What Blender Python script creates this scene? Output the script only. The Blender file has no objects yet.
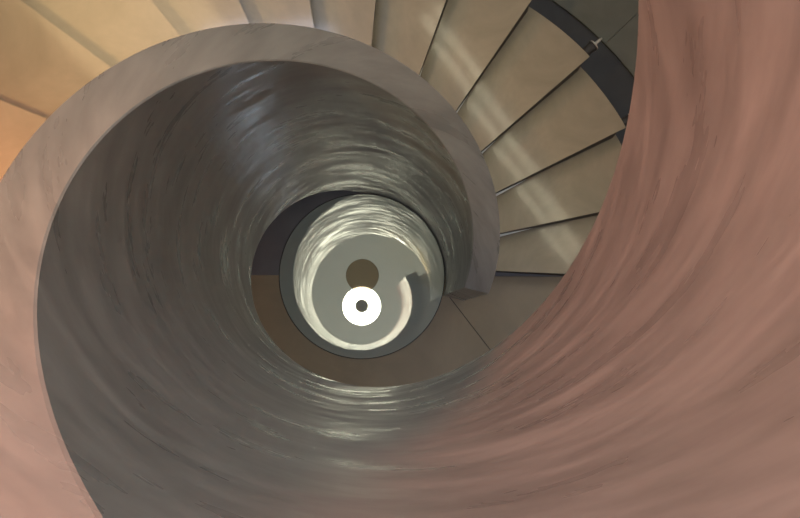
import bpy, bmesh, math, random
from mathutils import Vector, Matrix
random.seed(4)
PI = math.pi
sc = bpy.context.scene
COL = sc.collection

# ------------------------------------------------------------------ camera
D = 4.5                                   # camera height above the stair foot (m)
cam_d = bpy.data.cameras.new('camera'); cam_d.lens = 31.5; cam_d.sensor_width = 36; cam_d.clip_start = 0.02
cam = bpy.data.objects.new('camera', cam_d); COL.objects.link(cam); sc.camera = cam
n = Vector((361.07 - 400, 328.63 - 259, 700)).normalized()          # straight down, seen in the camera's frame
ex = (Vector((1, 0, 0)) - n * n.x).normalized()
ey = n.cross(ex)
M = Matrix(((ex.x, -ex.y, -ex.z), (-ey.x, ey.y, ey.z), (-n.x, n.y, n.z))).to_4x4()
M.translation = Vector((-0.0015 * D, -0.0757 * D, D))
cam.matrix_world = M

# ------------------------------------------------------------------ world, lights, exposure
w = bpy.data.worlds.new('world'); sc.world = w; w.use_nodes = True
w.node_tree.nodes['Background'].inputs[0].default_value = (0.75, 0.85, 1.0, 1)
w.node_tree.nodes['Background'].inputs[1].default_value = 0.05
sc.view_settings.view_transform = 'Standard'; sc.view_settings.look = 'None'
sc.view_settings.exposure = -0.04; sc.view_settings.gamma = 1.0; sc.view_settings.use_curve_mapping = False
PENDANT = 13.0

def area(name, loc, target, size, size_y, power, color, spread=180):
    l = bpy.data.lights.new(name, 'AREA'); l.shape = 'RECTANGLE'; l.size = size; l.size_y = size_y
    l.energy = power; l.color = color; l.spread = math.radians(spread)
    o = bpy.data.objects.new(name, l); COL.objects.link(o); o.location = loc
    o.rotation_euler = (Vector(target) - Vector(loc)).to_track_quat('-Z', 'Y').to_euler()
    return o
area('warm_spotlight', (-4.05, 0.9, 6.1), (0.45, -0.3, 4.1), 0.9, 0.9, 60, (1.0, 0.34, 0.17), 80)
area('cool_fill_light', (-1.0, 2.8, 7.2), (-0.3, 0, 2.5), 1.6, 1.6, 60, (0.72, 0.79, 1.0))
area('cool_fill_light', (3.0, -1.6, 7.0), (-0.4, 0.2, 3.2), 1.0, 1.0, 54, (0.68, 0.78, 1.0))  # unseen cool fill, added to brighten the left inner wall
area('ceiling_fill', (3.2, -3.0, 4.9), (0.2, -0.2, 7.4), 0.8, 0.8, 52, (0.93, 0.97, 0.88), 150)  # unseen pair of lights, added to brighten the ceiling mirrored in the disc
area('ceiling_fill', (-3.2, -3.0, 4.9), (0.2, -0.2, 7.4), 0.8, 0.8, 52, (0.93, 0.97, 0.88), 150)
area('amber_spotlight', (-2.0, -0.25, 6.0), (-0.95, 1.1, 1.9), 0.35, 0.35, 15, (1.0, 0.68, 0.28), 60)
area('amber_ceiling_light', (-2.6, 3.2, 6.6), (-0.8, 1.2, 2.0), 1.6, 1.6, 14, (1.0, 0.72, 0.36), 110)

# ------------------------------------------------------------------ helpers
def mat(name, base, rough=0.5, metal=0.0):
    m = bpy.data.materials.new(name); m.use_nodes = True
    b = m.node_tree.nodes['Principled BSDF']
    b.inputs['Base Color'].default_value = (*base, 1); b.inputs['Roughness'].default_value = rough
    b.inputs['Metallic'].default_value = metal
    return m, m.node_tree, b
def node(t, kind, **kw):
    x = t.nodes.new(kind)
    for k, v in kw.items(): setattr(x, k, v)
    return x
def ramp(t, stops):
    r = node(t, 'ShaderNodeValToRGB'); e = r.color_ramp.elements
    while len(e) < len(stops): e.new(0.5)
    for i, (p, c) in enumerate(stops): e[i].position = p; e[i].color = (*c, 1)
    return r
def noise(t, vec, scale, detail=4, rough=0.55, dist=0.0, mscale=(1, 1, 1), rot=(0, 0, 0)):
    mp = node(t, 'ShaderNodeMapping'); mp.inputs['Scale'].default_value = mscale; mp.inputs['Rotation'].default_value = rot
    t.links.new(vec, mp.inputs[0])
    x = node(t, 'ShaderNodeTexNoise'); x.inputs['Scale'].default_value = scale; x.inputs['Detail'].default_value = detail
    x.inputs['Roughness'].default_value = rough; x.inputs['Distortion'].default_value = dist
    t.links.new(mp.outputs[0], x.inputs['Vector']); return x
def obj(name, bm, m, parent=None, smooth=False, angle=None):
    me = bpy.data.meshes.new(name); bmesh.ops.recalc_face_normals(bm, faces=bm.faces[:]); bm.to_mesh(me); bm.free()
    if m: me.materials.append(m)
    if smooth:
        for p in me.polygons: p.use_smooth = True
        me.set_sharp_from_angle(angle=math.radians(angle or 40))
    o = bpy.data.objects.new(name, me); COL.objects.link(o)
    if parent: o.parent = parent
    return o
def tag(o, label=None, cat=None, group=None, kind=None):
    if label: o['label'] = label
    if cat: o['category'] = cat
    if group: o['group'] = group
    if kind: o['kind'] = kind
    return o
def empty(name, loc=(0, 0, 0)):
    o = bpy.data.objects.new(name, None); COL.objects.link(o); o.location = loc; o.empty_display_size = 0.1; return o
def pol(r, th, z): return Vector((r * math.cos(th), r * math.sin(th), z))
def grid_solid(bm, rings, closed=False, uv=None):
    """rings: list of rings of the same number of points, each ring a closed section; ends capped"""
    vs = [[bm.verts.new(p) for p in r] for r in rings]; k = len(rings[0])
    for a, b in zip(vs, vs[1:]):
        for i in range(k): bm.faces.new((a[i], a[(i + 1) % k], b[(i + 1) % k], b[i]))
    if closed:
        a, b = vs[-1], vs[0]
        for i in range(k): bm.faces.new((a[i], a[(i + 1) % k], b[(i + 1) % k], b[i]))
    else:
        bm.faces.new(vs[0]); bm.faces.new(vs[-1][::-1])
def prism(bm, outline, z0, z1):
    lo = [bm.verts.new((p[0], p[1], z0)) for p in outline]; hi = [bm.verts.new((p[0], p[1], z1)) for p in outline]
    bm.faces.new(lo[::-1]); bm.faces.new(hi); k = len(lo)
    for i in range(k): bm.faces.new((lo[i], lo[(i + 1) % k], hi[(i + 1) % k], hi[i]))
def lathe(bm, prof, seg=96, c=(0, 0, 0)):
    grid_solid(bm, [[Vector(c) + pol(r, 2 * PI * i / seg, z) for r, z in prof] for i in range(seg)], closed=True)
def cyl(bm, a, b, r, seg=16):
    a, b = Vector(a), Vector(b); q = (b - a).to_track_quat('Z', 'Y')
    R = [[p + q @ Vector((r * math.cos(2 * PI * i / seg), r * math.sin(2 * PI * i / seg), 0)) for i in range(seg)] for p in (a, b)]
    grid_solid(bm, R)

# ------------------------------------------------------------------ materials
def plaster(name, dark, mid, light, rough0=0.2, rough1=0.6):
    """polished mineral plaster, trowelled in streaks that follow the spiral (UV: u round the well, v up the wall, metres)"""
    m, t, b = mat(name, mid, 0.35)
    uv = node(t, 'ShaderNodeUVMap'); L = t.links.new
    n1 = noise(t, uv.outputs[0], 1.5, 5, 0.62, 0.2, (1.0, 2.6, 1))
    n2 = noise(t, uv.outputs[0], 4.6, 4, 0.62, 0.2, (0.6, 2.2, 1), (0, 0, 0.14))
    n3 = noise(t, uv.outputs[0], 9.0, 4, 0.6, 0.2, (0.6, 1.5, 1))
    a = node(t, 'ShaderNodeMath', operation='ADD'); L(n1.outputs[0], a.inputs[0]); L(n2.outputs[0], a.inputs[1])
    a2 = node(t, 'ShaderNodeMath', operation='ADD'); L(a.outputs[0], a2.inputs[0]); L(n3.outputs[0], a2.inputs[1])
    s = node(t, 'ShaderNodeMath', operation='MULTIPLY'); s.inputs[1].default_value = 1 / 3; L(a2.outputs[0], s.inputs[0])
    r = ramp(t, [(0.33, dark), (0.5, mid), (0.66, light)]); L(s.outputs[0], r.inputs[0]); L(r.outputs[0], b.inputs['Base Color'])
    mr = node(t, 'ShaderNodeMapRange'); mr.inputs['From Min'].default_value = 0.35; mr.inputs['From Max'].default_value = 0.65
    mr.inputs['To Min'].default_value = rough0; mr.inputs['To Max'].default_value = rough1
    L(n2.outputs[0], mr.inputs[0]); L(mr.outputs[0], b.inputs['Roughness'])
    b.inputs['Specular IOR Level'].default_value = 0.85
    bp = node(t, 'ShaderNodeBump'); bp.inputs['Strength'].default_value = 0.11; bp.inputs['Distance'].default_value = 0.004
    L(n2.outputs[0], bp.inputs['Height']); L(bp.outputs[0], b.inputs['Normal'])
    return m
M_wall = plaster('polished_plaster', (0.150, 0.145, 0.147), (0.235, 0.229, 0.232), (0.315, 0.308, 0.310))

def bronze(name, c0, c1, rough, metal):
    m, t, b = mat(name, c0, rough, metal)
    tc = node(t, 'ShaderNodeTexCoord'); L = t.links.new
    n1 = noise(t, tc.outputs['Object'], 2.6, 5, 0.6, 0.5)
    n2 = noise(t, tc.outputs['Object'], 60, 2, 0.5, 0, (1, 1, 1))
    r = ramp(t, [(0.35, c0), (0.68, c1)]); L(n1.outputs[0], r.inputs[0]); L(r.outputs[0], b.inputs['Base Color'])
    mr = node(t, 'ShaderNodeMapRange'); mr.inputs['To Min'].default_value = rough - 0.08; mr.inputs['To Max'].default_value = rough + 0.1
    L(n1.outputs[0], mr.inputs[0]); L(mr.outputs[0], b.inputs['Roughness'])
    bp = node(t, 'ShaderNodeBump'); bp.inputs['Strength'].default_value = 0.06; bp.inputs['Distance'].default_value = 0.002
    L(n2.outputs[0], bp.inputs['Height']); L(bp.outputs[0], b.inputs['Normal'])
    return m
M_tread = bronze('bronze_plate', (0.20, 0.165, 0.12), (0.28, 0.235, 0.175), 0.36, 0.45)
for tr_ in [M_tread.node_tree.nodes['Principled BSDF']]:
    tr_.inputs['Coat Weight'].default_value = 0.7; tr_.inputs['Coat Roughness'].default_value = 0.085
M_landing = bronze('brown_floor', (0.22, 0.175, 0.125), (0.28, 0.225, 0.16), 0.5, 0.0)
M_riser_shade_joint = mat('riser_shade_and_joint', (0.04, 0.032, 0.024), 0.6)[0]  # dark tone of the shade below the nosings; also the floor joint
M_soffit = mat('grey_soffit_plaster', (0.75, 0.78, 0.78), 0.7)[0]
M_steel = mat('brushed_steel', (0.62, 0.61, 0.58), 0.28, 1.0)[0]
M_rubber = mat('black_rubber', (0.015, 0.015, 0.016), 0.5)[0]
M_basin, t, b = mat('mirror_glass_disc', (0.84, 0.87, 0.80), 0.012, 1.0)
df = node(t, 'ShaderNodeBsdfDiffuse'); df.inputs[0].default_value = (0.42, 0.49, 0.50, 1)
mx = node(t, 'ShaderNodeMixShader'); mx.inputs[0].default_value = 0.55; t.links.new(df.outputs[0], mx.inputs[1]); t.links.new(b.outputs[0], mx.inputs[2])
t.links.new(mx.outputs[0], t.nodes['Material Output'].inputs['Surface'])
M_medal = mat('polished_brown_metal', (0.26, 0.215, 0.15), 0.02, 0.75)[0]
M_cap = mat('grey_cap', (0.30, 0.29, 0.25), 0.4)[0]
M_room, t, b = mat('room_paint', (0.60, 0.60, 0.56), 0.8)
def stone(name, c0, c1):
    m, t, b = mat(name, c0, 0.55); tc = node(t, 'ShaderNodeTexCoord')
    n1 = noise(t, tc.outputs['Object'], 5, 6, 0.6); r = ramp(t, [(0.3, c0), (0.7, c1)])
    t.links.new(n1.outputs[0], r.inputs[0]); t.links.new(r.outputs[0], b.inputs['Base Color']); return m
M_slab = stone('grey_slate', (0.065, 0.07, 0.06), (0.09, 0.095, 0.082))
M_foot = stone('shaded_violet_slate', (0.10, 0.10, 0.125), (0.13, 0.13, 0.155))  # violet tone carries the stair's shade on the slate floor
M_shade_slate = stone('shadow_dark_slate', (0.018, 0.019, 0.024), (0.028, 0.029, 0.035))  # stair shadow put into the slate's colour
M_glow, t, b = mat('lamp_diffuser', (0.9, 0.9, 0.85), 0.5)
b.inputs['Emission Color'].default_value = (1.0, 0.96, 0.78, 1); b.inputs['Emission Strength'].default_value = PENDANT

# ------------------------------------------------------------------ the helix (depths are fractions of D below the camera)
R_IN, R_OUT, R_TR = 0.1197 * D, 0.1496 * D, 0.3965 * D
def h(z): return (1 - z) * D
def top(th): u = th / 360; return h(0.76488 - 0.91308 * u - 0.0157 * u * u)
def bot(th): u = th / 360; return max(0.0, h(1.23324 - 0.93957 * u + 0.0301 * u * u))
TH0, TH1 = -13.8, 386.4
STEP, RISE = 14.55, 0.0372 * D
def phi(i): return -2.1 + STEP * i
def tz(i): return h(0.963) + RISE * i

# ------------------------------------------------------------------ setting
def box_room():
    X0, X1, Y0, Y1, H = -4.2, 4.2, -4.0, 4.0, 7.4
    def slab(name, x0, x1, y0, y1, z0, z1, m):
        bm = bmesh.new(); prism(bm, [(x0, y0), (x1, y0), (x1, y1), (x0, y1)], z0, z1); tag(obj(name, bm, m), kind='structure')
    slab('ceiling', X0, X1, Y0, Y1, H, H + 0.2, M_room)
    slab('floor', X0, X1, Y0, Y1, -0.24, -0.04, M_shade_slate)
    slab('wall_left', X0 - 0.2, X0, Y0, Y1, -0.24, H, M_room); slab('wall_right', X1, X1 + 0.2, Y0, Y1, -0.24, H, M_room)
    slab('wall_front', X0, X1, Y0 - 0.2, Y0, -0.24, H, M_room); slab('wall_back', X0, X1, Y1, Y1 + 0.2, -0.24, H, M_room)
box_room()
# level floor at the foot of the stair: dark slate with stair shade in its colour inside, brown half ring where one steps off
def sector(name, r0, r1, a0, a1, z0, z1, m, seg=64):
    bm = bmesh.new(); N = max(2, int(seg * (a1 - a0) / 180))
    grid_solid(bm, [[pol(r0, math.radians(a), z0), pol(r1, math.radians(a), z0), pol(r1, math.radians(a), z1), pol(r0, math.radians(a), z1)]
                    for a in [a0 + (a1 - a0) * i / N for i in range(N + 1)]])
    return tag(obj(name, bm, m, smooth=True), kind='structure')
RB = R_IN - 0.004
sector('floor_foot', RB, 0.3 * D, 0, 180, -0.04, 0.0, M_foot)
sector('floor_shadow_band', 0.3 * D, 0.504 * D, 0, 180, -0.04, 0.0, M_shade_slate)  # level floor band, coloured as the shadow the stair casts
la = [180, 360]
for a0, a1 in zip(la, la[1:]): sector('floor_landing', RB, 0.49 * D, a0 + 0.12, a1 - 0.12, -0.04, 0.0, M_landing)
def joint(a, b):
    a, b = Vector(a), Vector(b); d = (b - a).normalized() * 0.0025; p = Vector((-d.y, d.x))
    bm = bmesh.new(); prism(bm, [a - p, b - p, b + p, a + p], -0.002, 0.0012); tag(obj('floor_joint', bm, M_riser_shade_joint), kind='structure')
joint((0.56, -0.134), (1.15, -0.9))
sa = [-60, -17, 5.5, 24, 44, 64, 88]
for a0, a1 in zip(sa, sa[1:]): sector('floor_slab', 0.504 * D, 0.86 * D, a0 + 0.03, a1 - 0.03, -0.04, 0.02, M_slab)

# ------------------------------------------------------------------ the reflecting disc in the eye of the stair
bd = empty('reflecting_disc', (0, 0, -0.04))
tag(bd, 'round grey mirror-polished disc set in the floor at the bottom of the stairwell', 'mirror disc')
bm = bmesh.new(); bmesh.ops.create_cone(bm, cap_ends=True, segments=160, radius1=RB - 0.006, radius2=RB - 0.006, depth=0.042, matrix=Matrix.Translation((0, 0, 0.021)))
obj('mirror_plate', bm, M_basin, bd)
bm = bmesh.new(); lathe(bm, [(RB - 0.006, 0), (RB - 0.001, 0), (RB - 0.001, 0.0405), (RB - 0.006, 0.0415)], 160); obj('edge_seal', bm, M_rubber, bd)
bm = bmesh.new(); bmesh.ops.create_cone(bm, cap_ends=True, segments=64, radius1=0.106, radius2=0.104, depth=0.004, matrix=Matrix.Translation((0, 0, 0.044)))
tag(obj('medallion', bm, M_medal, bd), 'brown round medallion in the middle')

# ------------------------------------------------------------------ the staircase
st = empty('spiral_staircase', (0, 0, 0))
tag(st, 'spiral staircase with bronze treads around a polished plaster inner wall, winding down to the floor', 'staircase')
bm = bmesh.new(); uvl = bm.loops.layers.uv.new('UVMap'); rings = []; N = 560; VN = 10; info = {}
for j in range(N + 1):
    th = TH0 + (TH1 - TH0) * j / N; a = math.radians(th); zt, zb = top(th), bot(th); s = R_IN * a
    zlin = h(1.23324 - 0.93957 * th / 360)
    e = 0.004
    ring = [(R_IN, zb + (zt - e - zb) * k / VN) for k in range(VN + 1)] + [(R_IN + e, zt), (R_OUT - e, zt)] + \
           [(R_OUT, zt - e - (zt - e - zb) * k / VN) for k in range(VN + 1)]
    row = []
    for k, (r, z) in enumerate(ring):
        v = bm.verts.new(pol(r, a, z)); row.append(v)
        info[v] = (s + 0.1 * z, (z - 0.35 * zlin) + (r - R_IN) * (1.5 if r > R_IN else 0))
    rings.append(row)
K = len(rings[0])
for a, b_ in zip(rings, rings[1:]):
    for i in range(K): bm.faces.new((a[i], a[(i + 1) % K], b_[(i + 1) % K], b_[i]))
bm.faces.new(rings[0]); bm.faces.new(rings[-1][::-1])
for f in bm.faces:
    for l in f.loops: l[uvl].uv = info[l.vert]
obj('inner_wall', bm, M_wall, st, smooth=True, angle=30)

# smooth helical soffit slab under the treads
bm = bmesh.new(); rr = []
for j in range(321):
    th = 8 + (384 - 8) * j / 320; a = math.radians(th)
    z = tz(0) + RISE * (th - phi(0)) / STEP - 0.30; z2 = z + 0.10
    z = max(z, 0.002); z2 = max(z2, z + 0.01)
    rr.append([pol(R_OUT + 0.002, a, z), pol(0.36 * D, a, z), pol(0.36 * D, a, z2), pol(R_OUT + 0.002, a, z2)])
grid_solid(bm, rr); obj('soffit', bm, M_soffit, st, smooth=True)

OFF = 0.0112 * D; TT = 0.012
def tread_outline(a0, a1, r0, r1, m0, m1, seg=10):
    """plate between two nosing lines, each shifted sideways from the radius by m; arcs inside and outside"""
    def on(a, r, m): return math.radians(a) + math.asin(m / r)
    s0, e0, s1, e1 = on(a0, r0, m0), on(a1, r0, m1), on(a0, r1, m0), on(a1, r1, m1)
    pts = [pol(r1, s1 + (e1 - s1) * i / seg, 0) for i in range(seg + 1)]
    pts += [pol(r0, e0 + (s0 - e0) * i / seg, 0) for i in range(seg + 1)]
    return pts
NT = 26
def build_tread():
    """tread 0, with its nosing along angle 0; others are turned and raised copies"""
    bm = bmesh.new(); prism(bm, tread_outline(0, STEP + 2.0, R_OUT + 0.001, R_TR, OFF, OFF), -TT, 0)
    bmesh.ops.bevel(bm, geom=[e for e in bm.edges if abs(e.verts[0].co.z) < 1e-6 and abs(e.verts[1].co.z) < 1e-6], offset=0.0025, segments=2, affect='EDGES')
    t_ = obj('tread', bm, M_tread, st)
    a = 0
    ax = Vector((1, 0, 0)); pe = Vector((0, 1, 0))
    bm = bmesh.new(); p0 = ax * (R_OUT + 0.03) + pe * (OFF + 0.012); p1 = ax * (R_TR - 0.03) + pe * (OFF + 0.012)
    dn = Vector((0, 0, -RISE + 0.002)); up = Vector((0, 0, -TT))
    grid_solid(bm, [[p + pe * 0.03 + dn, p - pe * k + dn, p + up, p + pe * 0.02 + up] for p, k in ((p0, 0.003), (p1, 0.018))])  # raked dark wedge, shaped to stand for the shadow below the nosing
    r_ = obj('riser_shade_wedge', bm, M_riser_shade_joint, t_)
    bm = bmesh.new(); q = ax * (R_TR - 0.02) + pe * (OFF + 0.038) + Vector((0, 0, -TT - 0.03))
    cyl(bm, q, q + ax * 0.15, 0.010); bmesh.ops.create_cone(bm, cap_ends=True, segments=20, radius1=0.010, radius2=0.004, depth=0.02, matrix=Matrix.Translation(q + ax * 0.16) @ Matrix.Rotation(PI / 2, 4, 'Y'))
    cyl(bm, q + ax * 0.095, q + ax * 0.103, 0.034, 24)
    b_ = obj('bracket_pin', bm, M_steel, t_); tag(b_, 'steel pin at the outer end')
    bm = bmesh.new(); cyl(bm, q + ax * 0.0, q + ax * 0.094, 0.028, 24); c_ = obj('pin_sleeve', bm, M_rubber, t_)
    return t_
t0 = build_tread()
def place(o, i): o.rotation_euler = (0, 0, math.radians(phi(i))); o.location = (0, 0, tz(i))
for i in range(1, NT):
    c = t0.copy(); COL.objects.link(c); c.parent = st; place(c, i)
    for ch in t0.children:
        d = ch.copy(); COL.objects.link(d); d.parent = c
place(t0, 0)

# ------------------------------------------------------------------ pendant lamp over the well
LZ = h(-0.15)
pl = empty('pendant_lamp', (0, -0.03, LZ))
tag(pl, 'white glowing round pendant lamp with a grey centre, seen mirrored in the floor disc', 'lamp')
bm = bmesh.new()
lathe(bm, [(0.094, 0.0), (0.115, -0.02), (0.17, -0.022), (0.225, 0.0), (0.265, 0.035), (0.245, 0.055), (0.094, 0.055)], 72)
obj('diffuser', bm, M_glow, pl, smooth=True)
bm = bmesh.new(); lathe(bm, [(0.002, -0.012), (0.02, -0.012), (0.03, -0.022), (0.085, -0.022), (0.094, 0.0), (0.094, 0.05), (0.002, 0.05)], 48)
tag(obj('centre_cap', bm, M_cap, pl, smooth=True), 'grey cap')
bm = bmesh.new(); lathe(bm, [(0.02, 0.055), (0.25, 0.055), (0.22, 0.085), (0.06, 0.12), (0.02, 0.13)], 64)
obj('lamp_shade', bm, M_steel, pl, smooth=True)
bm = bmesh.new(); cyl(bm, (0, 0, 0.125), (0, 0, 7.4 - LZ), 0.006); obj('cord', bm, M_rubber, pl)

# slim ceiling tubes whose glints cross the treads
for k in range(2):
    a = Vector((0.72 + 0.16 * k, 3.42 + 0.13 * k, 5.6)); b_ = Vector((2.95 + 0.16 * k, 0.6 + 0.13 * k, 5.6))
    tl = empty('tube_lamp', a.lerp(b_, 0.5)); o_ = tl.location.copy()
    bm = bmesh.new(); cyl(bm, a - o_, b_ - o_, 0.011)
    M_t = bpy.data.materials.get('tube_glow')
    if not M_t:
        M_t, t, bb = mat('tube_glow', (0.9, 0.9, 0.8), 0.5); bb.inputs['Emission Color'].default_value = (1, 0.92, 0.66, 1); bb.inputs['Emission Strength'].default_value = 32
    obj('tube', bm, M_t, tl)
    bm = bmesh.new(); cyl(bm, a - o_, a - o_ + Vector((0, 0, 1.8)), 0.006); obj('hanger', bm, M_steel, tl)
    bm = bmesh.new(); cyl(bm, b_ - o_, b_ - o_ + Vector((0, 0, 1.8)), 0.006); obj('hanger', bm, M_steel, tl)
    tag(tl, 'long slim yellowish tube lamp hanging above the treads, ' + ('nearer the stairwell' if k == 0 else 'farther from the stairwell'), 'lamp', 'tube lamps')
